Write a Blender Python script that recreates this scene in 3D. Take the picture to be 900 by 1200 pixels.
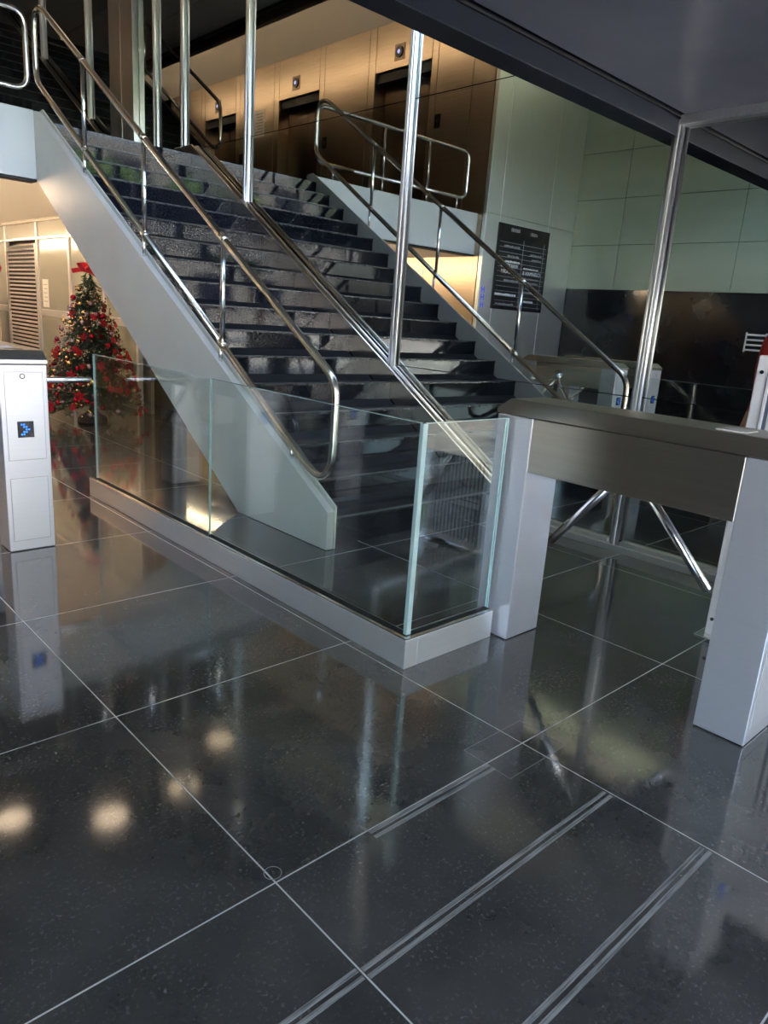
import bpy, bmesh, math, random
from mathutils import Vector, Matrix
random.seed(7)
for o in list(bpy.data.objects): bpy.data.objects.remove(o)
SC = bpy.context.scene
COL = SC.collection

# ------------------------------------------------------------------ camera
cd = bpy.data.cameras.new('camera'); cam = bpy.data.objects.new('camera', cd); COL.objects.link(cam)
cd.sensor_fit = 'VERTICAL'; cd.sensor_height = 36.0; cd.lens = 845.13/1200*36.0; cd.clip_start = .02; cd.clip_end = 300
Rr = Vector((0.7321593, -0.6776011, 0.0692785)); Rd = Vector((-0.1270906, -0.2358274, -0.9634487)); Rf = Vector((0.6691717, 0.6965933, -0.2587799))
cam.matrix_world = Matrix(((Rr.x, -Rd.x, -Rf.x, -0.87236), (Rr.y, -Rd.y, -Rf.y, -1.19631), (Rr.z, -Rd.z, -Rf.z, 1.34958), (0, 0, 0, 1)))
SC.camera = cam

# ------------------------------------------------------------------ sky and exposure
W = bpy.data.worlds.new('sky'); SC.world = W; W.use_nodes = True
wn = W.node_tree.nodes; wl = W.node_tree.links
sky = wn.new('ShaderNodeTexSky'); sky.sky_type = 'NISHITA'; sky.sun_disc = False; sky.sun_elevation = math.radians(48); sky.sun_rotation = math.radians(14)
sky.air_density = 1.0; sky.dust_density = 7.0
wl.new(sky.outputs[0], wn['Background'].inputs[0]); wn['Background'].inputs[1].default_value = 2.1
sd = bpy.data.lights.new('sun', 'SUN'); sd.energy = 13.0; sd.angle = .009; sd.color = (1, .96, .9)
sun = bpy.data.objects.new('sun', sd); COL.objects.link(sun)
sun.rotation_euler = Vector((-.15, -.60, -.78)).to_track_quat('-Z', 'Y').to_euler()      # high, from behind the building: lights the street only
vs = SC.view_settings
vs.view_transform = 'Standard'; vs.look = 'None'; vs.gamma = 1.0; vs.use_curve_mapping = False; vs.exposure = 1.2
WARM = (1.0, 0.76, 0.52)
COVE_UP = 15.0; COVE_LOW = 60.0

# ------------------------------------------------------------------ materials
MATS = {}
def mat(name, col=(.5,.5,.5), rough=.5, metal=0.0, ior=1.45, emit=None, es=0.0, noise=None, bump=None, aniso=0.0, rvar=None, alpha=None):
    m = bpy.data.materials.new(name); m.use_nodes = True
    nt = m.node_tree; b = nt.nodes['Principled BSDF']
    b.inputs['Base Color'].default_value = (*col, 1); b.inputs['Roughness'].default_value = rough
    b.inputs['Metallic'].default_value = metal; b.inputs['IOR'].default_value = ior
    if emit: b.inputs['Emission Color'].default_value = (*emit, 1); b.inputs['Emission Strength'].default_value = es
    if aniso: b.inputs['Anisotropic'].default_value = aniso
    tc = nt.nodes.new('ShaderNodeTexCoord')
    if noise:                                   # (scale xyz, colour 2, low, high)
        sc, c2, lo, hi = noise
        mp = nt.nodes.new('ShaderNodeMapping'); mp.inputs['Scale'].default_value = sc
        nt.links.new(tc.outputs['Object'], mp.inputs[0])
        n = nt.nodes.new('ShaderNodeTexNoise'); n.inputs['Scale'].default_value = 1; n.inputs['Detail'].default_value = 5
        nt.links.new(mp.outputs[0], n.inputs['Vector'])
        cr = nt.nodes.new('ShaderNodeValToRGB'); cr.color_ramp.elements[0].position = lo; cr.color_ramp.elements[1].position = hi
        cr.color_ramp.elements[0].color = (*col, 1); cr.color_ramp.elements[1].color = (*c2, 1)
        nt.links.new(n.outputs['Fac'], cr.inputs[0]); nt.links.new(cr.outputs[0], b.inputs['Base Color'])
        if rvar:
            mr = nt.nodes.new('ShaderNodeMapRange'); mr.inputs['To Min'].default_value = rvar[0]; mr.inputs['To Max'].default_value = rvar[1]
            mr.inputs['From Min'].default_value = .3; mr.inputs['From Max'].default_value = .7
            nt.links.new(n.outputs['Fac'], mr.inputs[0]); nt.links.new(mr.outputs[0], b.inputs['Roughness'])
    if bump:
        sc, st, dist = bump
        mp = nt.nodes.new('ShaderNodeMapping'); mp.inputs['Scale'].default_value = sc
        nt.links.new(tc.outputs['Object'], mp.inputs[0])
        n = nt.nodes.new('ShaderNodeTexNoise'); n.inputs['Scale'].default_value = 1; n.inputs['Detail'].default_value = 3
        nt.links.new(mp.outputs[0], n.inputs['Vector'])
        bp = nt.nodes.new('ShaderNodeBump'); bp.inputs['Strength'].default_value = st; bp.inputs['Distance'].default_value = dist
        nt.links.new(n.outputs['Fac'], bp.inputs['Height']); nt.links.new(bp.outputs[0], b.inputs['Normal'])
    MATS[name] = m
    return m
mat('steel', (.78,.77,.75), .18, 1)
mat('post_steel', (.90,.90,.89), .38, 1)
mat('steel_warm', (.70,.65,.58), .22, 1)
mat('steel_brushed', (.70,.70,.70), .34, 1, noise=((60,60,2),(.78,.78,.77),.3,.7))
mat('satin', (.56,.58,.63), .36, .6, noise=((2,2,420),(.60,.62,.67),.3,.7))
mat('satin_panel', (.60,.62,.66), .36, .5, noise=((2,2,300),(.64,.66,.70),.3,.7))
mat('satin_white', (.66,.68,.69), .36, .7, noise=((2,2,300),(.72,.74,.75),.3,.7))
mat('bronze_steel', (.50,.45,.37), .32, 1, noise=((60,2,60),(.55,.50,.42),.3,.7))
mat('stair_steel', (.52,.49,.45), .20, 1, noise=((4,4,30),(.58,.55,.51),.3,.7))
mat('stringer_paint', (.55,.56,.53), .5, 0, noise=((2,2,2),(.60,.61,.58),.3,.7))
mat('fascia_paint', (.52,.56,.56), .4)
mat('granite_black', (.006,.007,.010), .05, 0, 1.40, noise=((90,90,90),(.014,.015,.019),.45,.75))
mat('granite_tread', (.012,.013,.015), .22, 0, 1.5, noise=((30,30,30),(.034,.034,.034),.4,.7))
mat('nosing', (.10,.10,.095), .3, 0, 1.6)
mat('grout', (.62,.62,.60), .6)
mat('chalk', (.34,.34,.33), .5, noise=((9,160,1),(.09,.09,.09),.40,.66))
mat('scratch', (.25,.25,.25), .5)
mat('copper', (.50,.40,.30), .33, 1, noise=((2,2,60),(.58,.46,.35),.3,.7))
mat('copper_dark', (.20,.15,.11), .32, 1)
mat('column_steel', (.86,.88,.84), .40, 1, noise=((50,50,1.2),(.94,.95,.92),.3,.7))
mat('green_marble', (.33,.39,.27), .3, 0, 1.5, noise=((1.2,.35,1.6),(.41,.47,.34),.35,.65))
mat('black_stone', (.010,.010,.011), .12, 0, 1.5, noise=((1.5,3,2.5),(.03,.03,.032),.55,.75))
mat('black_paint', (.008,.008,.009), .5)
mat('ceiling_dark', (.12,.125,.155), .25, 0, 1.6, noise=((.8,.8,.8),(.17,.175,.21),.35,.65))
mat('beam_dark', (.010,.012,.018), .35, 0, 1.22)
mat('ceiling_grey', (.42,.41,.39), .6)
mat('cove_cream', (.82,.77,.68), .45)
mat('wall_beige', (.35,.32,.26), .45, noise=((1,1,1),(.40,.37,.30),.3,.7))
mat('door_glass', (.36,.35,.29), .12, 0, 1.5)
mat('louver_metal', (.62,.58,.54), .35, .4)
mat('black_plastic', (.012,.012,.014), .3)
mat('screen', (.006,.008,.02), .15)
mat('led_blue', (.02,.1,.5), .4, emit=(.03,.22,1.0), es=1.0)
mat('led_deep', (.02,.03,.5), .4, emit=(.03,.06,.9), es=.7)
mat('led_white', (.4,.4,.8), .4, emit=(.35,.4,1.0), es=.8)
mat('cove_led', (1,.8,.6), .5, emit=WARM, es=1)
mat('rubber', (.02,.02,.02), .7)
mat('white_text', (.80,.80,.78), .6)
mat('grey_text', (.30,.30,.30), .6)
mat('board_black', (.014,.012,.011), .3)
mat('paper', (.75,.74,.70), .7)
mat('panel_white', (.78,.78,.80), .4)
mat('panel_groove', (.16,.18,.26), .5)
mat('pine', (.015,.045,.02), .6, noise=((9,9,9),(.035,.075,.03),.4,.6))
mat('bark', (.07,.045,.03), .8)
mat('red_velvet', (.55,.010,.018), .55)
mat('red_ball', (.50,.012,.03), .12, .6)
mat('gold_ball', (.78,.55,.22), .14, 1)
mat('silver_pink', (.62,.40,.40), .2, .7)
mat('skin', (.36,.20,.13), .55)
mat('red_shirt', (.36,.022,.016), .8)
mat('trousers', (.012,.012,.016), .8)
mat('hair', (.008,.007,.006), .5)
mat('leaf', (.05,.12,.03), .55, noise=((1,1,1),(.11,.19,.06),.35,.65))
mat('pavement', (.46,.46,.45), .8)
mat('facade', (.17,.17,.175), .7)
mat('signboard', (.55,.42,.26), .5)

def floor_mat():
    m = mat('floor_stone', (.020,.021,.022), .08, 0, 2.15)
    nt = m.node_tree; b = nt.nodes['Principled BSDF']; N = nt.nodes.new; L = nt.links.new
    g = N('ShaderNodeNewGeometry')
    def noise(scale, detail, rough=.6):
        n = N('ShaderNodeTexNoise'); n.inputs['Scale'].default_value = scale; n.inputs['Detail'].default_value = detail; n.inputs['Roughness'].default_value = rough
        L(g.outputs['Position'], n.inputs['Vector']); return n
    n1 = noise(2.2, 6); n2 = noise(95, 3); n3 = noise(7, 8, .75)
    r1 = N('ShaderNodeValToRGB'); e = r1.color_ramp.elements; e[0].position = .35; e[1].position = .68; e[0].color = (.046,.0445,.042,1); e[1].color = (.092,.089,.085,1)
    L(n1.outputs['Fac'], r1.inputs[0])
    r2 = N('ShaderNodeValToRGB'); e = r2.color_ramp.elements; e[0].position = .56; e[1].position = .72; e[0].color = (0,0,0,1); e[1].color = (.20,.205,.21,1)
    L(n2.outputs['Fac'], r2.inputs[0])
    r3 = N('ShaderNodeValToRGB'); e = r3.color_ramp.elements; e[0].position = .42; e[1].position = .70; e[0].color = (0,0,0,1); e[1].color = (1,1,1,1)
    L(n3.outputs['Fac'], r3.inputs[0])
    mul = N('ShaderNodeMix'); mul.data_type = 'RGBA'; mul.blend_type = 'MULTIPLY'; mul.inputs[0].default_value = 1
    L(r2.outputs[0], mul.inputs[6]); L(r3.outputs[0], mul.inputs[7])
    add = N('ShaderNodeMix'); add.data_type = 'RGBA'; add.blend_type = 'ADD'; add.inputs[0].default_value = 1
    L(r1.outputs[0], add.inputs[6]); L(mul.outputs[2], add.inputs[7]); L(add.outputs[2], b.inputs['Base Color'])
    mr = N('ShaderNodeMapRange'); mr.inputs['From Min'].default_value = .3; mr.inputs['From Max'].default_value = .75; mr.inputs['To Min'].default_value = .055; mr.inputs['To Max'].default_value = .11
    L(n1.outputs['Fac'], mr.inputs[0]); L(mr.outputs[0], b.inputs['Roughness'])
floor_mat()

def glass_mat(name, tint, gloss, base, rough=0.0, power=5.0, gain=.95):
    m = bpy.data.materials.new(name); m.use_nodes = True; nt = m.node_tree; nt.nodes.clear(); N = nt.nodes.new; L = nt.links.new
    out = N('ShaderNodeOutputMaterial'); mx = N('ShaderNodeMixShader'); tr = N('ShaderNodeBsdfTransparent'); gl = N('ShaderNodeBsdfGlossy')
    tr.inputs[0].default_value = (*tint, 1); gl.inputs[0].default_value = (*gloss, 1); gl.inputs['Roughness'].default_value = rough
    lw = N('ShaderNodeLayerWeight'); lw.inputs['Blend'].default_value = .5
    pw = N('ShaderNodeMath'); pw.operation = 'POWER'; pw.inputs[1].default_value = power; L(lw.outputs['Facing'], pw.inputs[0])
    ma = N('ShaderNodeMath'); ma.operation = 'MULTIPLY_ADD'; ma.inputs[1].default_value = gain; ma.inputs[2].default_value = base; ma.use_clamp = True; L(pw.outputs[0], ma.inputs[0])
    L(ma.outputs[0], mx.inputs[0]); L(tr.outputs[0], mx.inputs[1]); L(gl.outputs[0], mx.inputs[2]); L(mx.outputs[0], out.inputs[0])
    MATS[name] = m
glass_mat('clear_glass', (.93,.97,.955), (1,1,1), .055)
glass_mat('mirror_glass', (.25,.27,.26), (.92,.95,.91), .56, gain=.4, power=3)
mat('glass_edge', (.55,.76,.76), .15, 0, 1.5)
MATS['glass_edge'].node_tree.nodes['Principled BSDF'].inputs['Transmission Weight'].default_value = .35

# ------------------------------------------------------------------ mesh helpers
class MB:
    def __init__(s): s.bm = bmesh.new()
    def box(s, x0, x1, y0, y1, z0, z1, bev=0):
        bm = s.bm
        vs_ = [bm.verts.new((x, y, z)) for x in (x0, x1) for y in (y0, y1) for z in (z0, z1)]
        fs = [bm.faces.new([vs_[i] for i in f]) for f in ((0,1,3,2),(4,6,7,5),(0,4,5,1),(2,3,7,6),(0,2,6,4),(1,5,7,3))]
        if bev:
            es = list({e for f in fs for e in f.edges})
            bmesh.ops.bevel(bm, geom=es, offset=bev, segments=2, affect='EDGES', profile=.5)
        return s
    def prism(s, pts, axis, a, b, bev=0):
        """extrude a polygon: pts in the plane normal to axis, from a to b"""
        bm = s.bm
        def P(u, v, w): return {'x': (w, u, v), 'y': (u, w, v), 'z': (u, v, w)}[axis]
        A = [bm.verts.new(P(u, v, a)) for u, v in pts]; B = [bm.verts.new(P(u, v, b)) for u, v in pts]
        n = len(pts); fs = [bm.faces.new(A), bm.faces.new(B[::-1])]
        for i in range(n): fs.append(bm.faces.new((A[i], B[i], B[(i+1) % n], A[(i+1) % n])))
        if bev:
            es = list({e for f in fs for e in f.edges})
            bmesh.ops.bevel(bm, geom=es, offset=bev, segments=1, affect='EDGES')
        return s
    def tube(s, pts, r, n=10, cap=True):
        bm = s.bm; pts = [Vector(p) for p in pts]; rings = []; up = None
        for i, p in enumerate(pts):
            d = (pts[min(i+1, len(pts)-1)] - pts[max(i-1, 0)]).normalized()
            if up is None:
                up = Vector((0,0,1)) if abs(d.z) < .9 else Vector((1,0,0))
            up = (up - d*up.dot(d)).normalized(); sd = d.cross(up)
            rr = r[i] if isinstance(r, (list, tuple)) else r
            rings.append([bm.verts.new(p + (up*math.cos(t) + sd*math.sin(t))*rr) for t in (2*math.pi*k/n for k in range(n))])
        for a, b in zip(rings, rings[1:]):
            for k in range(n): f = bm.faces.new((a[k], a[(k+1) % n], b[(k+1) % n], b[k])); f.smooth = True
        if cap: bm.faces.new(rings[0][::-1]); bm.faces.new(rings[-1])
        return s
    def sphere(s, c, r, sub=2):
        ret = bmesh.ops.create_icosphere(s.bm, subdivisions=sub, radius=r, matrix=Matrix.Translation(c))
        for v in ret['verts']:
            for f in v.link_faces: f.smooth = True
        return s
    def disc(s, c, r, axis, th, n=20):
        c = Vector(c); d = Vector({'x': (1,0,0), 'y': (0,1,0), 'z': (0,0,1)}[axis])
        return s.tube([c, c + d*th], r, n)
    def mesh(s, name, m):
        bmesh.ops.recalc_face_normals(s.bm, faces=s.bm.faces[:])
        me = bpy.data.meshes.new(name); s.bm.to_mesh(me); s.bm.free()
        me.materials.append(MATS[m] if isinstance(m, str) else m); return me
    def build(s, name, m, parent=None, label=None):
        return link(name, s.mesh(name, m), parent, label)
def link(name, me, parent=None, label=None, loc=None):
    o = bpy.data.objects.new(name, me); COL.objects.link(o)
    if parent: o.parent = parent
    if label: o['label'] = label
    if loc: o.location = loc
    return o
def tag(o, label, cat=None, group=None, kind=None):
    o['label'] = label
    if cat: o['category'] = cat
    if group: o['group'] = group
    if kind: o['kind'] = kind
    return o
def empty(name, loc=(0,0,0), rz=0):
    o = bpy.data.objects.new(name, None); COL.objects.link(o); o.location = loc; o.rotation_euler.z = rz; o.empty_display_size = .1; return o
def struct(o, label, cat):
    return tag(o, label, cat, kind='structure')
def B(name, m, parent, *b, bev=0, label=None):
    return MB().box(*b, bev=bev).build(name, m, parent, label)
def copy_tree(o, parent=None):
    c = o.copy(); COL.objects.link(c); c.parent = parent
    for ch in list(o.children): copy_tree(ch, c)
    return c
def arc(c, r, a0, a1, plane, n=8):
    out = []
    for i in range(n+1):
        t = math.radians(a0 + (a1-a0)*i/n); u, v = r*math.cos(t), r*math.sin(t)
        out.append((c[0], c[1]+u, c[2]+v) if plane == 'yz' else (c[0]+u, c[1], c[2]+v))
    return out
def fillet(pts, r, n=6):
    """round the inner corners of a polyline"""
    pts = [Vector(p) for p in pts]; out = [pts[0]]
    for a, b, c in zip(pts, pts[1:], pts[2:]):
        d1 = (a-b).normalized(); d2 = (c-b).normalized(); ang = d1.angle(d2); t = min(r/math.tan(ang/2), (a-b).length*.48, (c-b).length*.48)
        p, q = b+d1*t, b+d2*t
        for i in range(n+1):
            s = i/n; out.append(p*(1-s)**2 + b*2*s*(1-s) + q*s*s)
    out.append(pts[-1]); return out
def text_mesh(body, size, m, name='lettering'):
    cu = bpy.data.curves.new(name, 'FONT'); cu.body = body; cu.size = size; cu.align_x = 'CENTER'; cu.extrude = .001
    o = bpy.data.objects.new(name, cu); COL.objects.link(o); bpy.context.view_layer.update()
    me = bpy.data.meshes.new_from_object(o.evaluated_get(bpy.context.evaluated_depsgraph_get()))
    bpy.data.objects.remove(o); bpy.data.curves.remove(cu); me.materials.clear(); me.materials.append(MATS[m]); return me

# ------------------------------------------------------------------ numbers of the place
G = 3.34                      # plane of the reflecting glass wall
TX, TY = 1.0, 0.9366          # floor tile
R_, T_ = 0.17, 0.276          # riser and tread
Y0 = 2.01; NST = 17; LZ = R_*NST; LY = Y0 + T_*(NST-1)      # landing 2.89 m up, edge at Y 6.43
PZ0 = 2.38; PT = 2.985        # underside and kerb top of the upper floor
XL = -3.80; XC = -1.42; YC = 6.45; YB = 17.0; HC = 6.0
CZ = 2.55                     # entrance ceiling

# ------------------------------------------------------------------ floor
fl = struct(B('floor', 'grout', None, XL-.1, 3.6, -5.62, YB, -.06, -.0006), 'polished dark grey stone floor with pale joints', 'floor')
gap = .0019
tile = MB().box(gap, TX-gap, gap, TY-gap, -.03, 0, bev=.0012).mesh('floor_tile', 'floor_stone')
for i in range(-4, 4):
    for j in range(-6, 18):
        if j*TY > YB-.9: continue
        x0 = i*TX
        if i == 3: continue
        link('tile', tile, fl, loc=(x0, j*TY, 0))
edge = MB().box(gap, .585, gap, TY-gap, -.03, 0, bev=.0012).mesh('floor_tile_cut', 'floor_stone')
for j in range(-6, 18):
    if j*TY <= YB-.9: link('tile', edge, fl, loc=(3*TX, j*TY, 0))
# worn anti slip strips, hatch joint and scuffs on the tiles in front of the turnstile
for (xa, xb, y) in ((.30,.81,-.020),(.004,.99,-.329),(-.45,-.006,-.322),(.15,.99,-.632)):
    for dy in (-.018, .004): B('tread_strip', 'chalk', fl, xa, xb, y+dy, y+dy+.012, 0, .0008)
for (xa, xb, ya, yb) in ((.806,1.11,.091,.0925),(.806,1.11,-.099,-.0975),(.806,.8075,-.099,.092),(1.1085,1.11,-.099,.092)):
    B('hatch_joint', 'scratch', fl, xa, xb, ya, yb, 0, .0006)
MB().tube([(.012+.022*math.cos(t), .03+.022*math.sin(t), 0) for t in (k*math.pi/8 for k in range(17))], .0012, 5).build('chipped_ring', 'scratch', fl)

# ------------------------------------------------------------------ shell
# entrance ceiling with its panels and the dark beam at its edge
ce = struct(B('ceiling', 'black_paint', None, XL-.1, 3.6, -5.6, 1.0, CZ+.02, CZ+.22), 'low dark glossy ceiling over the turnstiles', 'ceiling')
for i in range(3):
    for j in range(3):
        xa = XL + i*2.38; xb = min(xa+2.376, 3.3)
        B('ceiling_panel', 'ceiling_dark', ce, xa, xb, -5.6+j*2.19, -5.6+j*2.19+2.186, CZ, CZ+.03)
bm_ = struct(B('trim_1', 'beam_dark', None, XL, G+.02, 1.0, 1.14, 2.445, CZ+.6, bev=.004), 'black beam along the edge of the low ceiling', 'beam')
B('beam_joint', 'black_paint', bm_, XL, 3.29, .988, 1.001, CZ-.012, CZ)
# left wall
wlft = struct(B('wall_left', 'black_stone', None, XL-.25, XL, -1.95, YC+.02, 0, 6.4), 'green marble clad lobby wall over a black stone band', 'wall')
zz = [2.07, 2.78, 3.50, 4.22, 4.95, 5.68, 6.4]
ys = [YC-.02, 5.48, 3.55, 1.62, -.31, -1.95]
for a, b in zip(zz, zz[1:]):
    for c, d in zip(ys, ys[1:]):
        B('marble_panel', 'green_marble', wlft, XL, XL+.03, d+.004, c-.004, a+.004, b-.004, bev=.002)
for k in range(5):
    B('stone_panel', 'black_stone', wlft, XL, XL+.02, YC-.02-1.5*(k+1)+.003, YC-.02-1.5*k-.003, .1, 2.06)
# vent grille on the black band
vg = empty('vent_grille', (XL+.02, 3.05, 1.24)); tag(vg, 'small white slatted vent grille on the black stone wall', 'vent')
for k in range(4): B('slat', 'paper', vg, .0, .02, -.13, .13, .02+k*.072, .045+k*.072)
B('frame', 'paper', vg, 0, .015, .13, .15, 0, .28); B('frame', 'paper', vg, 0, .015, -.15, -.13, 0, .28)
# lift core: wall, copper panels
core = struct(B('wall_core', 'copper_dark', None, XL-.25, XC-.30, YC, YB, 0, 6.5), 'copper clad wall of the lift core', 'wall')
doors = [(7.80, 9.12), (10.66, 11.94), (13.52, 14.80)]
DT = 5.31
cols = [(YC+.02, 6.905), (6.91, 7.655), (7.66, 7.795)]
for (a, b), (c, d) in zip(doors, doors[1:] + [(16.4, 17)]):
    cols += [(b+.005, b+.17), (b+.175, c-.155), (c-.15, c-.005)]
for a, b in cols:
    for z0, z1 in ((LZ, 4.755), (4.76, HC)):
        B('copper_panel', 'copper', core, XC-.30, XC, a, b-.005, z0, z1, bev=.003)
for a, b in doors: B('copper_panel', 'copper', core, XC-.30, XC, a, b-.005, DT, HC, bev=.003)
for k in range(9):
    B('copper_panel', 'copper', core, XC-.30, XC, YC+.02+k*1.16, YC+.02+k*1.16+1.153, .02, 2.40, bev=.003)
B('copper_panel', 'copper', core, XC-.30, XC, YC+.02, 6.55, 2.405, LZ-.004)
# end face of the core, clad in stainless steel
ce_ = struct(B('wall_core_end', 'column_steel', None, -3.79, XC+.004, YC-.05, YC, 0, 6.4), 'brushed stainless steel end face of the lift core', 'wall')
for a, b in ((-3.76, -3.03), (-3.02, -1.755), (-1.745, XC+.004)):
    for z0, z1 in ((.08, 2.995), (3.0, 6.38)): B('steel_panel', 'column_steel', ce_, a, b, YC-.07, YC-.048, z0, z1, bev=.003)
# lift doors
for n, (a, b) in enumerate(doors):
    d = struct(B('door_%d' % (n+1), 'copper_dark', None, XC-.31, XC-.28, a, b, LZ, DT), 'dark copper lift door set back in the wall', 'door')
    mid = (a+b)/2
    B('door_leaf', 'copper_dark', d, XC-.27, XC-.245, a+.01, mid-.003, LZ+.01, DT-.16, bev=.003); B('door_leaf', 'copper_dark', d, XC-.27, XC-.245, mid+.003, b-.01, LZ+.01, DT-.16, bev=.003)
    B('door_head', 'black_paint', d, XC-.28, XC-.05, a+.002, b-.008, DT-.15, DT-.002)
    il = empty('lift_indicator', (XC, mid+.08, 5.535)); tag(il, 'round black lift indicator lamp above the %s lift door' % ('first', 'second', 'third')[n], 'indicator')
    B('plate', 'copper_dark', il, 0, .008, -.12, .12, -.12, .12, bev=.003)
    MB().disc((.008, 0, 0), .085, 'x', .02).build('bezel', 'black_plastic', il); MB().disc((.028, 0, 0), .03, 'x', .005).build('lamp', 'led_white', il)
    cb = empty('call_button', (XC, a-.23, 4.39)); tag(cb, 'dark lift call button plate beside the %s lift door' % ('first', 'second', 'third')[n], 'button')
    B('plate', 'black_plastic', cb, 0, .012, -.06, .06, -.10, .10, bev=.003); MB().disc((.012, 0, 0), .03, 'x', .006).build('button', 'steel_warm', cb)
nt_ = empty('notice', (XC, 12.62, 4.99)); tag(nt_, 'white paper notice stuck on the copper wall between lift doors', 'notice')
B('sheet', 'paper', nt_, 0, .004, -.19, .19, -.25, .25)
for k in range(7): B('text_line', 'grey_text', nt_, .004, .005, -.13, .13-.04*(k % 3), .17-k*.055, .185-k*.055)

# upper floor with its fascia, landing and the vaulted soffits
uf = struct(B('floor_upper', 'granite_black', None, XC-.3, 1.70, 6.60, YB, 2.56, LZ), 'upper floor slab in front of the lifts', 'floor')
B('fascia', 'fascia_paint', uf, XC, 1.698, 6.55, 6.61, PZ0, PT, bev=.004, label='pale grey painted edge of the upper floor')
B('fascia_soffit', 'black_paint', uf, XC, 1.698, 6.55, 6.72, PZ0-.012, PZ0+.012)
def vault(name, x0, x1, z, rise, y0, y1, parent):
    pts = []; n = 14; th = .02
    for i in range(n+1):
        t = i/n; pts.append((x0+(x1-x0)*t, z + rise*math.sin(math.pi*t)))
    bm = MB(); bm.prism(pts + [(u, v+th) for u, v in reversed(pts)], 'y', y0, y1); o = bm.build(name, 'cove_cream', parent)
    return o
def cove(name, x, z, y0, y1, side, strength, label, colour=WARM):
    """LED strip lying behind an upstand lip; side is where the strip sits from the lip"""
    e = empty(name, (x, (y0+y1)/2, z)); tag(e, label, 'light')
    L_ = (y1-y0)/2
    B('lip', 'copper_dark', e, -.012, .012, -L_, L_, -.05, .06)
    B('tray', 'copper_dark', e, min(0, side*.09), max(0, side*.09), -L_, L_, -.055, -.045)
    m = mat('cove_led_'+name+str(round(x*100)), (1,.8,.6), .5, emit=colour, es=strength)
    B('led_strip', m, e, min(side*.03, side*.06), max(side*.03, side*.06), -L_+.05, L_-.05, -.04, -.01)
    return e
sf = struct(MB().box(XC, 3.3, 6.72, YB, 2.54, 2.56).build('ceiling_lower', 'ceiling_grey'), 'ceiling of the passage under the upper floor', 'ceiling')
vault('vault', XC, 0.2, 2.36, .12, 6.73, YB, sf); vault('vault', 1.2, 3.02, 2.40, .12, 6.73, YB, sf)
B('soffit_panel', 'ceiling_grey', sf, .2, 1.2, 6.73, YB, 2.36, 2.38)
cove('cove_light', 0.20, 2.34, 6.8, YB-.1, -1, COVE_LOW, 'warm LED cove under the upper floor along the lift wall')
cove('cove_light', 1.20, 2.36, 6.8, YB-.1, 1, COVE_LOW, 'warm LED cove under the upper floor beside the glass doors')
cu = struct(B('ceiling_upper', 'ceiling_grey', None, XL, 3.6, 1.1, YB, 6.30, 6.42), 'high grey ceiling over the stair hall', 'ceiling')
vault('vault', XC, -.02, 6.0, .16, 6.45, YB, cu)
B('groove', 'black_paint', cu, -.02, .08, 6.45, YB, 6.10, 6.30)
for k in range(4): B('ceiling_strip', 'ceiling_grey', cu, .08+k*.82, .08+k*.82+.79, 2.0, YB, 6.08, 6.30)
for k in range(3): B('ceiling_strip', 'ceiling_grey', cu, XL+k*1.3, XL+k*1.3+1.27, 2.0, YC-.02, 6.12, 6.30)
dm = mat('downlight_glow', (1,.8,.6), .5, emit=WARM, es=2.2)
for (x, y) in ((1.62, 8.75), (2.75, 7.95)):
    dl = empty('downlight', (x, y, 6.08)); tag(dl, 'round recessed warm downlight over the landing, %s' % ('on the handrail side' if x < 2 else 'on the glass wall side'), 'light', 'downlights over the landing')
    MB().tube([(.25*math.cos(a), .25*math.sin(a), -.004) for a in (k*math.pi/12 for k in range(25))], .014, 8).build('ring', 'steel', dl)
    MB().disc((0, 0, -.006), .24, 'z', .005, 24).build('lens', dm, dl)
cove('cove_light', XL+.42, 5.95, 1.35, 6.3, -1, 30, 'added neutral LED cove brightening the green marble wall', (1, .95, .84))  # added fill light for the marble wall, no such cove is known
cove('cove_light', -.02, 5.98, 6.5, YB-.1, -1, COVE_UP, 'warm LED cove along the high ceiling over the lifts')
struct(B('wall_front_shade', 'ceiling_grey', None, XL-.25, 3.62, 1.10, 1.25, 4.75, 6.5), 'unseen grey wall added over the clerestory window to darken the upper flight', 'wall')  # added to narrow the clerestory and keep bright sky off the upper flight
struct(B('wall_back', 'black_stone', None, XL, 3.6, YB, YB+.2, 0, 6.5), 'dark wall at the far end of the hall', 'wall')
struct(B('wall_right', 'black_paint', None, 3.62, 3.8, -5.6, YB, -.05, 6.5), 'black backing behind the reflecting glass wall', 'wall')

# ------------------------------------------------------------------ reflecting glass wall
gw = empty('window_1', (G, 1.0, 0)); struct(gw, 'tall reflecting glass wall between chrome posts beside the staircase', 'glass wall')
gw.location = (0,0,0)
def pane(y0, y1, z0, z1): B('pane', 'mirror_glass', gw, G, G+.012, y0+.003, y1-.003, z0+.003, z1-.003)
for a, b in ((-5.6,-3.4), (-3.4,-1.2), (-1.2,1.0)):
    pane(a, b, .07, .99); pane(a, b, .99, 2.53)
pane(1.0, 3.2, .07, .985); pane(1.0, 3.2, .985, 2.963); pane(1.0, 3.2, 2.963, 6.1)
for a, b in ((3.2,5.47), (5.47,6.75), (6.75,7.40), (7.40,7.86), (8.54,9.30), (9.30,10.92), (10.92,13.0), (13.0,YB)):
    pane(a, b, .07, 2.963); pane(a, b, 2.963, 6.1)
def post(y, z0, z1):
    p = MB().box(G-.045, G+.02, y-.010, y+.010, z0, z1, bev=.003).build('post', 'post_steel', gw)
    for s in (-1, 1): MB().tube([(G-.03, y+s*.021, z0), (G-.03, y+s*.021, z1)], .012, 12).build('post_bead', 'post_steel', p)
nose = lambda y: R_ + (y-Y0)*R_/T_
ctop = lambda y: nose(y)+.085
post(1.0, .04, 2.53)
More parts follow.
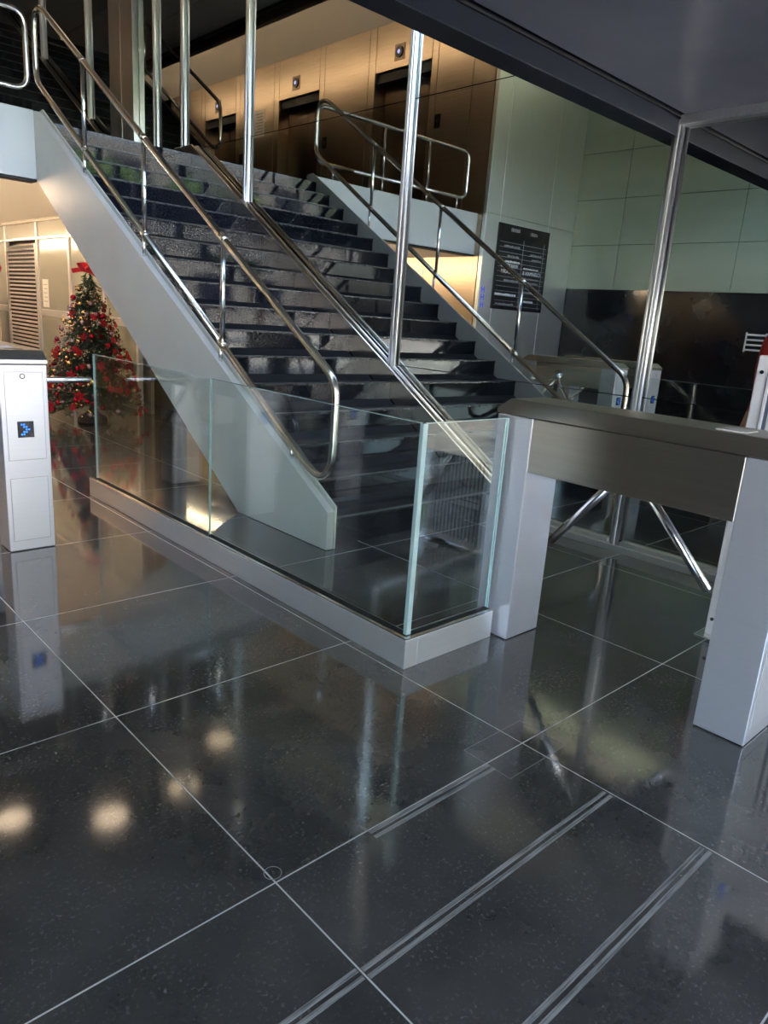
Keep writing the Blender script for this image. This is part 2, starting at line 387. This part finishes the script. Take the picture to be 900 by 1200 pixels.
for y in (-1.2, -3.4): post(y, .04, 2.53)
post(3.2, ctop(3.2)-.02, 6.1); post(5.47, ctop(5.47)-.02, 6.1); post(6.75, LZ+.08, 6.1); post(7.40, LZ+.08, 6.1)
UY = 8.50                                        # foot of the upper flight
uctop = lambda y: LZ + R_ + .085 + (y-UY)*R_/T_
post(9.30, uctop(9.30)-.02, 6.1); post(10.92, uctop(10.92)-.02, 6.1)
B('plinth', 'post_steel', gw, 3.29, 3.40, -5.6, 1.93, 0, .045, bev=.003)
B('bottom_rail', 'post_steel', gw, 3.31, 3.37, -5.6, .96, .045, .075, bev=.006); B('bottom_rail', 'post_steel', gw, 3.31, 3.37, 1.04, 1.93, .045, .075, bev=.006)
B('transom', 'steel_brushed', gw, 3.285, 3.37, -5.6, .99, 2.50, 2.552, bev=.006)
# stainless clad column in the line of the glass
pc = empty('pillar', (3.6, 8.2, LZ)); tag(pc, 'stainless steel clad pillar at the landing beside the upper flight', 'pillar')
B('cladding', 'steel_brushed', pc, -.33, .2, -.33, -.003, 0, 3.2, bev=.004); B('cladding', 'steel_brushed', pc, -.33, .2, .003, .33, 0, 3.2, bev=.004)

# ------------------------------------------------------------------ staircase
def flight(name, ybase, zbase, n, label, xa=1.772, xb=3.235):
    st = empty(name, (0, ybase, zbase)); tag(st, label, 'staircase')
    rm = MB().box(xa, xb, 0, .02, .0, R_-.014, bev=.001).mesh('riser', 'granite_black')
    tm = MB().box(xa, xb, -.008, T_+.002, R_-.014, R_, bev=.002).mesh('tread', 'granite_tread')
    nm = MB().box(xa, xb, -.0075, .03, R_, R_+.0012).mesh('nosing', 'nosing')
    for i in range(n):
        link('riser', rm, st, loc=(0, i*T_, i*R_))
        t = link('tread', tm, st, loc=(0, i*T_, i*R_))
        link('nosing', nm, t)
    # closed underside
    H, Ln = n*R_, (n-1)*T_
    pts = [(.35, 0.0), (.02, 0), (.02, .05), (Ln, H-.13), (Ln+.02, H-.4)]
    MB().prism(pts, 'x', xa+.01, xb-.01).build('soffit', 'black_paint', st)
    return st
s1 = flight('staircase', Y0, 0, NST-1, 'wide black granite staircase between a pale stringer and a glass wall')
def P2(pts): return [(y-Y0, z) for y, z in pts]
outer = [(1.955, .002), (1.955, .235), (6.50, 2.972), (6.60, PT), (6.60, PZ0), (6.545, PZ0), (2.92, .002)]
sg = MB().prism(P2(outer), 'x', 1.700, 1.752, bev=.002).build('stringer', 'stringer_paint', s1, 'pale grey painted outer stringer')
inner = [(1.955, .002), (1.955, .262), (6.50, 2.999), (6.62, PT), (6.62, PZ0), (6.545, PZ0), (2.92, .002)]
MB().prism(P2(inner), 'x', 1.760, 1.772, bev=.0015).build('stringer_plate', 'stringer_paint', s1)
cst = [(1.955, .002), (1.955, ctop(1.955)), (LY, ctop(LY)), (6.80, ctop(LY)), (6.80, 2.5), (LY, 2.5), (2.6, .002)]
MB().prism(P2(cst), 'x', 3.237, 3.325, bev=.002).build('glass_side_stringer', 'stair_steel', s1, 'stainless steel stringer under the glass wall')
for xs in (3.244, 3.318):
    MB().tube([(xs, 1.955-Y0, ctop(1.955)+.004), (xs, LY-Y0, ctop(LY)+.004), (xs, 6.80-Y0, ctop(LY)+.004)], .009, 8).build('cap_rail', 'steel_warm', s1)
# landing
ld = struct(B('floor_landing', 'granite_black', None, 1.775, 3.30, LY+.001, UY, 2.72, LZ), 'black granite landing at the top of the stairs', 'floor')
B('landing_riser', 'granite_black', ld, 1.772, 3.235, LY-.004, LY+.02, LZ-R_, LZ-.002)
B('landing_strip', 'granite_black', ld, 1.70, 1.775, 6.625, UY, 2.72, LZ)
B('landing_soffit', 'ceiling_grey', ld, 1.775, 3.28, LY+.15, UY, 2.565, 2.72)
B('landing_kerb', 'stair_steel', ld, 3.237, 3.325, 6.80, UY, LZ, LZ+.085, bev=.002)
# upper flight
s2 = flight('staircase', UY, LZ, 14, 'dark upper flight of black granite stairs climbing from the landing')
us = [(y-UY, z-LZ) for y, z in ((UY-.02, LZ), (UY-.02, uctop(UY)), (UY+3.9, uctop(UY+3.9)), (UY+3.9, uctop(UY+3.9)-.6), (UY+.6, LZ))]
MB().prism(us, 'x', 3.237, 3.325, bev=.002).build('glass_side_stringer', 'stair_steel', s2)
MB().prism(us, 'x', 1.700, 1.770, bev=.002).build('stringer', 'stair_steel', s2)
MB().tube([(3.244, 0, uctop(UY)-LZ+.004), (3.244, 3.9, uctop(UY+3.9)-LZ+.004)], .009, 8).build('cap_rail', 'steel_warm', s2)

# ------------------------------------------------------------------ handrails
def sleeve(p, d, r): 
    p = Vector(p); d = Vector(d).normalized()*.02
    return [p-d, p+d]
def stair_rail(name, x, ya, yb, zlow, sl, label, pys, stub):
    """closed loop of tube: lower rail, upper rail .62 higher, bends at both ends; zlow is the lower rail's height at ya"""
    e = empty(name, (x, ya, zlow)); tag(e, label, 'handrail')
    L_ = yb-ya; h = .672
    loop = [(0, 1.2, sl*1.2), (0, 0, 0), (0, 0, h), (0, L_, h+sl*L_), (0, L_, sl*L_), (0, 1.19, sl*1.19)]
    MB().tube(fillet(loop, .2, 10), .0245, 14).build('rail', 'steel_warm', e)
    for y in pys:
        t = y-ya
        MB().tube([(0, t, sl*t), (0, t, h+sl*t)], .0175, 12).build('post', 'steel', e)
        MB().tube([(0, t+.02, sl*t+.0), (0, t+.02, (t+ya-1.955)*.6022+.236-zlow if stub is None else sl*t-stub)], .013, 10).build('stub', 'steel', e)
        for dz in (0, h):
            a = Vector((0, t, dz+sl*t)); d = Vector((0, 1, sl)).normalized()
            MB().tube([a-d*.035, a+d*.035], .0262, 14).build('sleeve', 'steel_warm', e)
    return e
SL = .64
r1 = stair_rail('stair_handrail', 1.728, 1.968, 6.52, .316, SL, 'chrome tube handrail with looped ends along the pale outer stringer', (3.2, 4.34, 5.44), None)
MB().tube([(0, .40, .25), (0, .40, .141)], .013, 10).build('stub', 'steel', r1)
r2 = stair_rail('stair_handrail', 1.735, 8.75, 12.4, 3.42, SL, 'chrome tube handrail of the dark upper flight above the landing', (9.9, 11.1), .2)
# handrail of the upper floor edge
pr_ = empty('platform_handrail', (0, 6.58, PT)); tag(pr_, 'chrome tube guard rail with looped ends on the upper floor edge', 'handrail')
xa, xb, z0, z1 = -1.13, 1.668, .165, .80
pts = fillet([(xb-.6, 0, z0), (xb, 0, z0), (xb, 0, z1), (xa, 0, z1), (xa, 0, z0), (xb-.59, 0, z0)], .13, 7)
MB().tube(pts, .0245, 14).build('rail', 'steel', pr_)
for x in (1.40, .55, -.30, -.95):
    MB().tube([(x, 0, z0), (x, 0, 0)], .013, 10).build('stub', 'steel', pr_)
for x in (.55, -.30): MB().tube([(x, 0, z0), (x, 0, z1)], .015, 10).build('post', 'steel', pr_)

# ------------------------------------------------------------------ glass barrier
gb = empty('glass_barrier', (1.07, .62, 0)); tag(gb, 'low frameless glass barrier on a silver kerb around the stair foot', 'barrier')
gx, gy = 1.07, .62
def GB(name, m, x0, x1, y0, y1, z0, z1, bev=0, label=None, parent=None): return B(name, m, parent or gb, x0-gx, x1-gx, y0-gy, y1-gy, z0, z1, bev=bev, label=label)
GB('kerb', 'satin_white', 1.035, 1.105, .612, 3.80, 0, .125, .003); GB('kerb', 'satin_white', 1.106, 1.583, .612, .682, 0, .125, .003)
GB('kerb_trim', 'steel', 1.037, 1.052, .615, 3.80, .125, .131); GB('kerb_trim', 'steel', 1.052, 1.583, .614, .629, .125, .131)
GB('kerb_gasket', 'rubber', 1.058, 1.092, .64, 3.78, .125, .130); GB('kerb_gasket', 'rubber', 1.09, 1.583, .632, .664, .125, .130)
def gpane(x0, x1, y0, y1, z1, edges):
    p = GB('pane', 'clear_glass', x0, x1, y0, y1, .126, z1)
    for (a, b, c, d, e, f) in edges: GB('glass_edge', 'glass_edge', a, b, c, d, e, f, parent=p).location = (0,0,0)
    return p
T6 = .0065
gpane(1.068, 1.081, .662, 2.203, .982, [(1.0675,1.0815,.655,.662,.126,.982), (1.068,1.081,.662,2.203,.982,.9845)])
gpane(1.068, 1.081, 2.207, 3.745, .982, [(1.068,1.081,3.745,3.750,.126,.982), (1.068,1.081,2.2035,2.2065,.126,.982), (1.068,1.081,2.207,3.745,.982,.9845)])
gpane(1.090, 1.575, .642, .655, .982, [(1.575,1.581,.642,.655,.126,.982), (1.066,1.090,.642,.655,.126,.982), (1.09,1.575,.642,.655,.982,.9845)])

# ------------------------------------------------------------------ turnstiles
def turnstile():
    t = empty('turnstile'); hx = .1165; hy = .6075
    for s in (-1, 1):
        ya, yb = (s*hy, s*(hy-.18))
        lg = B('leg', 'satin', t, -hx, hx, min(ya, yb), max(ya, yb), .004, .993, bev=.004)
        B('foot', 'rubber', lg, -hx+.008, hx-.008, min(ya, yb)+.008, max(ya, yb)-.008, 0, .004)
        fy = s*hy
        for (z0, z1) in ((.50, .955), (.06, .40)):
            B('panel', 'satin_panel', lg, -.092, .092, fy-.002, fy+.002, z0, z1, bev=.0008)
            for (a, b, c, d) in ((-.0945,-.092,z0,z1), (.092,.0945,z0,z1), (-.0945,.0945,z0-.0025,z0), (-.0945,.0945,z1,z1+.0025)):
                B('panel_gap', 'grey_text', lg, a, b, fy-.0006, fy+.0006, c, d)
    B('beam', 'bronze_steel', t, -.113, .113, -.4265, .4265, .768, .993, bev=.003)
    cap = [(-hy-.003, .997), (hy+.003, .997), (hy+.003, 1.017), (hy-.063, 1.063), (-hy+.063, 1.063), (-hy-.003, 1.017)]
    c = MB().prism(cap, 'x', -.121, .121, bev=.002).build('cap', 'bronze_steel', t)
    B('card_slot', 'black_plastic', c, -.05, .04, -.50, -.46, 1.063, 1.0645)
    B('card_reader', 'paper', c, -.09, .02, -.40, -.30, 1.063, 1.068, bev=.002)
    d = B('display', 'screen', t, -.044, .036, -hy-.0045, -hy+.001, .618, .703)
    for k in range(5):                       # the blue chevron of light dots
        for q in range(2):
            yy = -hy-.0055; x = -.024 + .012*(2-abs(k-2)) + q*.012; z = .6605 + (k-2)*.013
            B('led_dot', 'led_blue', d, x-.0042, x+.0042, yy, yy+.001, z-.0042, z+.0042)
    lk = MB().tube([(-.006+.012*math.cos(a), -hy-.003, .935+.012*math.sin(a)) for a in (k*math.pi/8 for k in range(17))], .002, 6).build('lock_ring', 'black_plastic', t)
    MB().disc((-.006, -hy-.006, .935), .009, 'y', .005).build('lock', 'satin', lk)
    hub = Vector((.112, .10, .87)); a = Vector((1, 0, -1)).normalized()
    h = MB().tube([hub - a*.02, hub + a*.05, hub + a*.075], [.06, .055, .035], 18).build('hub', 'steel', t)
    for dv, ln in ((Vector((1,0,0)), .47), (Vector((.10,.64,-.75)), .57), (Vector((.10,-.64,-.75)), .57)):
        dv.normalize(); p = hub + a*.045
        MB().tube([p, p+dv*ln, p+dv*(ln+.007)], [.019, .019, .012], 14).build('arm', 'steel', h)
    return t
tn = turnstile(); tn.location = (1.7255, .1175, 0)
tag(tn, 'brushed steel tripod turnstile butting against the glass barrier corner', 'turnstile', 'lobby turnstiles')
t2 = copy_tree(tn); t2.location = (.338, 3.41, 0); t2['label'] = 'brushed steel tripod turnstile with a blue arrow in front of the Christmas tree'
t3 = copy_tree(tn); t3.location = (-.43, 3.41, 0); t3['label'] = 'brushed steel tripod turnstile by the lift core, seen only in the glass'

# ------------------------------------------------------------------ ribbed screen behind the turnstile
rp = empty('ribbed_screen', (2.45, -.28, 0)); tag(rp, 'tall white ribbed upright screen on a steel foot behind the turnstile', 'screen')
B('body', 'panel_white', rp, -.004, .07, -.30, .30, .02, 1.31, bev=.006)
for k in range(17): B('rib', 'panel_white', rp, -.016, -.003, -.246+k*.03, -.246+k*.03+.013, .06, 1.265, bev=.003)
B('rib_field', 'panel_groove', rp, -.006, -.0035, -.25, .252, .06, 1.265)
for z in (1.24, .1):
    MB().disc((-.0085, .276, z), .008, 'x', .006, 12).build('screw', 'black_plastic', rp)
B('foot', 'steel', rp, -.05, .11, .20, .33, 0, .02, bev=.004); B('foot', 'steel', rp, -.05, .11, -.33, -.20, 0, .02, bev=.004)

# ------------------------------------------------------------------ directory board and blue signs on the core end
db = empty('directory_board', (-2.39, YC-.0705, 1.62)); tag(db, 'black tenant directory board with white lettering on the steel wall', 'sign')
B('board', 'board_black', db, -.67, .67, -.02, 0, 0, 1.28, bev=.003)
FY = -.021
for k in range(14):
    z = .06+k*.073
    B('rule', 'grey_text', db, -.62, .62, FY-.0012, FY, z, z+.006)
for x in (.005, -.55): B('rule', 'grey_text', db, x, x+.008, FY-.0014, FY, .04, 1.08)
def word(body, x, z, size, m='white_text'):
    o = link('lettering', text_mesh(body, size, m), db); o.rotation_euler = (math.pi/2, 0, 0); o.location = (x, FY-.001, z); return o
word('CUSHMAN &', -.28, .565, .085); word('WAKEFIELD', .32, .645, .085); word('MEMORY', .36, .555, .08)
def bars(x0, x1, z, h, m='white_text'):      # lines of small print too fine to read
    x = x0
    while x < x1:
        w = random.uniform(.012, .04); B('small_print', m, db, x, min(x+w, x1), FY-.0016, FY, z, z+h*random.uniform(.75, 1)); x += w + random.uniform(.006, .016)
bars(-.32, -.14, 1.17, .055, 'grey_text'); bars(.14, .36, 1.18, .06, 'grey_text')
for (x0, x1, z, h, m) in ((.1,.5,.945,.03,'grey_text'), (-.5,-.2,.87,.03,'grey_text'), (.06,.44,.72,.03,'white_text'), (-.45,-.05,.655,.02,'white_text'), (-.5,-.05,.50,.02,'grey_text'), (.05,.42,.435,.03,'grey_text'),
                          (.08,.62,.215,.035,'white_text'), (-.5,-.1,.29,.022,'grey_text'), (.12,.58,.07,.03,'grey_text'), (-.4,-.15,.14,.03,'white_text'), (-.48,-.12,.435,.025,'grey_text'), (.1,.4,.80,.03,'grey_text'), (-.5,-.25,.80,.025,'grey_text')):
    bars(x0, x1, z, h, m)
bs = empty('blue_wall_sign', (-1.50, YC-.073, 1.62)); tag(bs, 'column of three blue illuminated letters on the steel wall', 'sign')
B('plate', 'column_steel', bs, -.07, .07, -.002, .002, -.04, .36)
for k in range(3):
    o = link('letter', text_mesh('H', .12, 'led_deep'), bs); o.rotation_euler = (math.pi/2, 0, 0); o.location = (0, -.004, .0+k*.115)

# ------------------------------------------------------------------ glass doors under the landing
XD = 3.05
gd = empty('door_4', (XD, 11, 0)); struct(gd, 'glazed doors with steel frames and a louvered panel under the landing', 'door'); gd.location = (0,0,0)
for y in (7.35, 8.3, 9.46, 10.72, 12.2, 13.6, 15.0):
    B('frame_post', 'louver_metal', gd, XD-.03, XD+.03, y-.03, y+.03, 0, 2.42, bev=.006)
B('head_rail', 'steel_warm', gd, XD-.04, XD+.04, 7.3, YB, 2.36, 2.44, bev=.006); B('head_rail', 'steel_warm', gd, XD-.03, XD+.03, 7.3, YB, 2.12, 2.16, bev=.006)
yy = [7.35, 8.3, 9.46, 10.72, 12.2, 13.6, 15.0]
for a, b in zip(yy, yy[1:]):
    if a != 10.72:
        B('door_pane', 'door_glass', gd, XD-.006, XD+.006, a+.035, b-.035, .06, 2.12)
        B('mid_rail', 'louver_metal', gd, XD-.02, XD+.02, a+.035, b-.035, 1.03, 1.13, bev=.004)
    B('top_pane', 'door_glass', gd, XD-.006, XD+.006, a+.035, b-.035, 2.16, 2.36)
B('back_panel', 'wall_beige', gd, XD+.12, XD+.16, 7.3, YB, 0, 2.54)
lv = B('louver', 'black_paint', gd, XD-.01, XD+.01, 10.75, 12.17, .45, 2.05)
for k in range(26):
    MB().prism([(-.035, .0), (-.03, -.004), (.02, .034), (.015, .038)], 'y', -.70, .70).build('slat', 'louver_metal', lv).location = (XD-.01, 11.46, .49+k*.0595)
B('louver_frame', 'louver_metal', lv, XD-.04, XD+.02, 10.75, 10.79, .43, 2.07); B('louver_frame', 'louver_metal', lv, XD-.04, XD+.02, 12.13, 12.17, .43, 2.07)
B('louver_base', 'wall_beige', gd, XD-.01, XD+.01, 10.75, 12.17, .05, .45)
pp = empty('notice', (XD-.008, 10.46, 1.36)); tag(pp, 'white paper notice taped to the glass door beside the louver', 'notice')
B('sheet', 'paper', pp, -.004, 0, -.12, .12, -.20, .20)
for k in range(5): B('text_line', 'grey_text', pp, -.005, -.004, -.08, .08-.03*(k % 2), .12-k*.06, .13-k*.06)
sb = empty('standing_sign', (2.85, 12.35, 0)); tag(sb, 'beige sign board with a column of red characters by the louver', 'sign')
B('board', 'signboard', sb, -.01, .01, -.22, .22, .55, 1.35, bev=.004); B('base', 'steel_warm', sb, -.12, .12, -.22, .22, 0, .02, bev=.004)
for s in (-.15, .15): B('pole', 'steel_warm', sb, -.01, .01, s-.01, s+.01, .02, .55)
for k in range(6): B('character', 'red_velvet', sb, -.013, -.01, -.05, .05, .63+k*.11, .70+k*.11)
lt = MB().sphere((0, 0, 0), .09, 2).tube([(0, 0, .09), (0, 0, .66)], .004, 6).build('red_lantern', 'red_velvet'); lt.location = (2.80, 12.0, 1.70)
tag(lt, 'small round red ornament hanging by the louver', 'ornament')

# ------------------------------------------------------------------ Christmas tree
def xmas(x, y):
    t = empty('christmas_tree', (x, y, 0)); tag(t, 'Christmas tree with red flowers, gold baubles and a red bow under the stairs', 'christmas tree')
    MB().tube([(0,0,0), (0,0,1.5)], [.035, .012], 8).build('trunk', 'bark', t)
    MB().tube([(0,0,0), (0,0,.05), (0,0,.12)], [.16, .15, .05], 16).build('stand', 'bark', t)
    H0, H1, RB = .12, 1.58, .52
    rad = lambda z: RB*(1-(z-H0)/(H1-H0))**.85 + .035
    rnd = random.Random(3)
    fb = MB().bm
    def needle(bm, p, d, L_, w):
        d = d.normalized(); s = d.cross(Vector((rnd.uniform(-1,1), rnd.uniform(-1,1), rnd.uniform(-1,1)))).normalized()*w
        v = [bm.verts.new(p-s), bm.verts.new(p+s), bm.verts.new(p+d*L_)]
        bm.faces.new(v)
    fo = MB()
    for i in range(330):
        z = H0 + (H1-H0)*(1-math.sqrt(rnd.random()))*1.0; a = rnd.uniform(0, 2*math.pi); r = rad(z)*rnd.uniform(.75, 1.08)
        tip = Vector((r*math.cos(a), r*math.sin(a), z-.05)); root = Vector((0, 0, z+.10)); d = (tip-root)
        for k in range(36):
            s = rnd.uniform(.25, 1); p = root + d*s
            nd = d.normalized()*.6 + Vector((rnd.uniform(-1,1), rnd.uniform(-1,1), rnd.uniform(-.6,.9)))
            needle(fo.bm, p, nd, rnd.uniform(.04, .075), .006)
    tag(fo.build('foliage', 'pine', t), 'dark green needles', kind='stuff')
    ball = {m: MB().sphere((0,0,0), 1, 2).mesh('bauble', m) for m in ('gold_ball', 'red_ball', 'silver_pink')}
    for i in range(295):
        z = H0 + (H1-H0)*(1-math.sqrt(rnd.random()*.98+.01)); a = rnd.uniform(0, 2*math.pi); r = rad(z)*rnd.uniform(.92, 1.06)
        m = rnd.choices(('gold_ball', 'red_ball', 'silver_pink'), (5, 4, 3))[0]
        o = link('bauble', ball[m], t, loc=(r*math.cos(a), r*math.sin(a), z)); q = rnd.uniform(.014, .032); o.scale = (q, q, q)
    pet = MB()
    for L_, n, dz, off in ((.085, 6, .022, 0), (.055, 5, .045, .4)):
        for k in range(n):
            a = off + 2*math.pi*k/n; c, s = math.cos(a), math.sin(a); px, py = -s, c
            v = [pet.bm.verts.new(q) for q in ((0,0,0), (c*L_*.5+px*L_*.26, s*L_*.5+py*L_*.26, dz), (c*L_, s*L_, dz*.4), (c*L_*.5-px*L_*.26, s*L_*.5-py*L_*.26, dz))]
            pet.bm.faces.new((v[0], v[1], v[2])); pet.bm.faces.new((v[0], v[2], v[3]))
    pm = pet.mesh('flower', 'red_velvet')
    for i in range(75):
        z = H0 + (H1-H0)*(1-math.sqrt(rnd.random()*.95+.04)); a = rnd.uniform(0, 2*math.pi); r = rad(z)*1.07
        o = link('red_flower', pm, t, loc=(r*math.cos(a), r*math.sin(a), z)); o.rotation_euler = (0, math.pi/2*.8, a)
        q = rnd.uniform(.45, .85); o.scale = (q, q, q)
    for k in range(12):                      # strings of small beads
        bd = MB(); a0 = rnd.uniform(0, 6.28)
        zc = H0 + .10 + k*.108
        for i in range(46):
            a = a0 + i*2*math.pi/46; r = rad(zc)*1.06; z = zc + .05*math.sin(i*.9+k)
            bmesh.ops.create_icosphere(bd.bm, subdivisions=1, radius=.0085, matrix=Matrix.Translation((r*math.cos(a), r*math.sin(a), z)))
        tag(bd.build('bead_garland', ('silver_pink', 'red_ball', 'gold_ball')[k % 3], t), 'string of small shiny beads', kind='stuff')
    bow = MB()
    def ribbon(pts, w, n):
        n = Vector(n); V = [(bow.bm.verts.new(Vector(p)-n*w), bow.bm.verts.new(Vector(p)+n*w)) for p in pts]
        for (a, b), (c, d) in zip(V, V[1:]): bow.bm.faces.new((a, b, d, c))
    up = Vector((-.35, .25, 1)).normalized()
    for s in (-1, 1):
        e = Vector((.72*s, -.68*s, .15)).normalized()
        ribbon([Vector((0,0,1.62)) + e*(.10*math.sin(math.pi*q/8))*1.0 + Vector((-.5,-.5,0))*(.05*math.sin(2*math.pi*q/8)) + Vector((0,0,.06*q/8)) for q in range(9)], .028, up)
        ribbon([Vector((0,0,1.62)) + e*(.17*q/5) + Vector((0,0,-.09*(q/5)**1.5 + (.05 if s < 0 else -.05)*q/5)) for q in range(6)], .024, up)
    bow.sphere((0, 0, 1.64), .03, 1)
    bow.build('bow', 'red_velvet', t)
    return t
xmas(2.30, 6.95)

# ------------------------------------------------------------------ person in red behind the ribbed screen (mostly out of view)
def person(loc, rz):
    me = bpy.data.meshes.new('person')
    J = [(0,0,.93,.13,.10), (0,0,1.12,.125,.09), (0,0,1.30,.15,.10), (0,0,1.40,.12,.08), (0,0,1.47,.05,.05), (0,.012,1.56,.075,.09), (0,.012,1.655,.07,.085), (0,.01,1.70,.04,.045)]
    E_ = [(i, i+1) for i in range(7)]
    for s in (-1, 1):
        b = len(J)
        J += [(s*.168,0,1.395,.068,.06), (s*.19,-.0,1.25,.052,.05), (s*.185,.0,1.08,.042,.042), (s*.205,.06,.90,.033,.033), (s*.19,.10,.83,.03,.02), (s*.19,.13,.78,.034,.016)]
        E_ += [(3, b)] + [(b+i, b+i+1) for i in range(5)]
        h = len(J)-1
        for k, dx in enumerate((-.026, -.009, .009, .026)):
            c = len(J); ln = (.055, .07, .065, .045)[k]
            J += [(s*.19+dx, .15, .745, .008, .008), (s*.19+dx*1.1, .155, .745-ln*.6, .008, .008), (s*.19+dx*1.1, .145, .745-ln, .007, .007)]
            E_ += [(h, c), (c, c+1), (c+1, c+2)]
        c = len(J); J += [(s*.19-s*.045, .12, .77, .01, .01), (s*.19-s*.055, .135, .735, .008, .008)]; E_ += [(h-1, c), (c, c+1)]
        b = len(J)
        J += [(s*.09,0,.86,.085,.085), (s*.095,.01,.50,.058,.058), (s*.095,-.01,.28,.05,.052), (s*.095,-.01,.08,.038,.042), (s*.10,.10,.035,.04,.03), (s*.10,.16,.03,.035,.025)]
        E_ += [(0, b)] + [(b+i, b+i+1) for i in range(5)]
    me.from_pydata([j[:3] for j in J], E_, [])
    o = bpy.data.objects.new('person', me); COL.objects.link(o)
    sk = o.modifiers.new('skin', 'SKIN'); sk.use_smooth_shade = True; o.modifiers.new('sub', 'SUBSURF').levels = 1
    for i, j in enumerate(J): me.skin_vertices[0].data[i].radius = (j[3], j[4])
    for v in me.skin_vertices[0].data: v.use_root = False
    me.skin_vertices[0].data[0].use_root = True
    bpy.context.view_layer.update()
    m2 = bpy.data.meshes.new_from_object(o.evaluated_get(bpy.context.evaluated_depsgraph_get()))
    o.modifiers.clear(); o.data = m2; m2.materials.clear()
    for n in ('red_shirt', 'trousers', 'skin', 'hair'): m2.materials.append(MATS[n])
    for f in m2.polygons:
        c = f.center
        if c.z > 1.46: f.material_index = 3 if (c.z > 1.63 or (c.y < -.01 and c.z > 1.54)) else 2
        elif abs(c.x) > .15 and c.z < 1.02 and c.z > .6: f.material_index = 2
        elif c.z < .92: f.material_index = 1
        else: f.material_index = 0
        f.use_smooth = True
    for s in (-1, 1):
        MB().sphere((s*.03, .093, 1.60), .011, 2).build('eye', 'black_plastic', o); MB().sphere((s*.078, .0, 1.585), .02, 2).build('ear', 'skin', o)
    MB().tube([(0,.095,1.60), (0,.118,1.568)], [.008,.014], 8).build('nose', 'skin', o); MB().tube([(-.022,.092,1.535), (0,.10,1.533), (.022,.092,1.535)], .005, 6).build('mouth', 'red_shirt', o)
    o.location = loc; o.rotation_euler.z = rz
    tag(o, 'person in a red shirt and black trousers standing behind the ribbed screen', 'person')
    return o
person((2.98, .0, 0), math.radians(80))

# ------------------------------------------------------------------ outside: pavement and trees, seen in reflections
struct(B('floor_pavement', 'pavement', None, -30, 30, -40, -5.64, -.12, -.02), 'pale pavement outside the entrance', 'pavement')
def tree(x, y, h, r, label):
    t = empty('street_tree', (x, y, -.02)); tag(t, label, 'tree', 'trees outside the entrance')
    MB().tube([(0,0,0), (.05,0,h*.4), (0,.1,h*.8)], [.18,.13,.06], 8).build('trunk', 'bark', t)
    c = MB(); rnd = random.Random(int(x*10))
    for i in range(5200):
        v = Vector((rnd.gauss(0,1), rnd.gauss(0,1), rnd.gauss(0,1))).normalized()*(rnd.random()**.4)
        p = Vector((v.x*r, v.y*r, h*.72+v.z*r*.75)); d = Vector((rnd.gauss(0,1), rnd.gauss(0,1), rnd.gauss(0,1))).normalized(); s = d.cross(Vector((.3,.5,.8))).normalized()
        a = .16; V = [c.bm.verts.new(q) for q in (p-d*a, p+s*a*.5, p+d*a, p-s*a*.5)]; c.bm.faces.new(V)
    tag(c.build('crown', 'leaf', t), 'green leaves', kind='stuff')
for k, (x, y, h, r) in enumerate(((-2.5,-13,6.0,2.3), (4.5,-15,6.2,2.4), (-9,-16,6.4,2.6))):
    tree(x, y, h, r, '%s of the three leafy green trees outside the entrance' % ('smallest', 'middle sized', 'largest')[k])

ob = empty('horizon_blocker', (0, -34, -.02)); tag(ob, 'added grey block with rows of dark windows, hiding the bright horizon', 'building')  # added outside to cut the bright low sky reflected in the risers
B('wall', 'facade', ob, -28, 28, -6, 0, 0, 11)
for i in range(14):
    for k in range(3): B('window_pane', 'screen', ob, -27+i*4, -27+i*4+2.6, 0, .05, 1.2+k*3.3, 3.4+k*3.3)
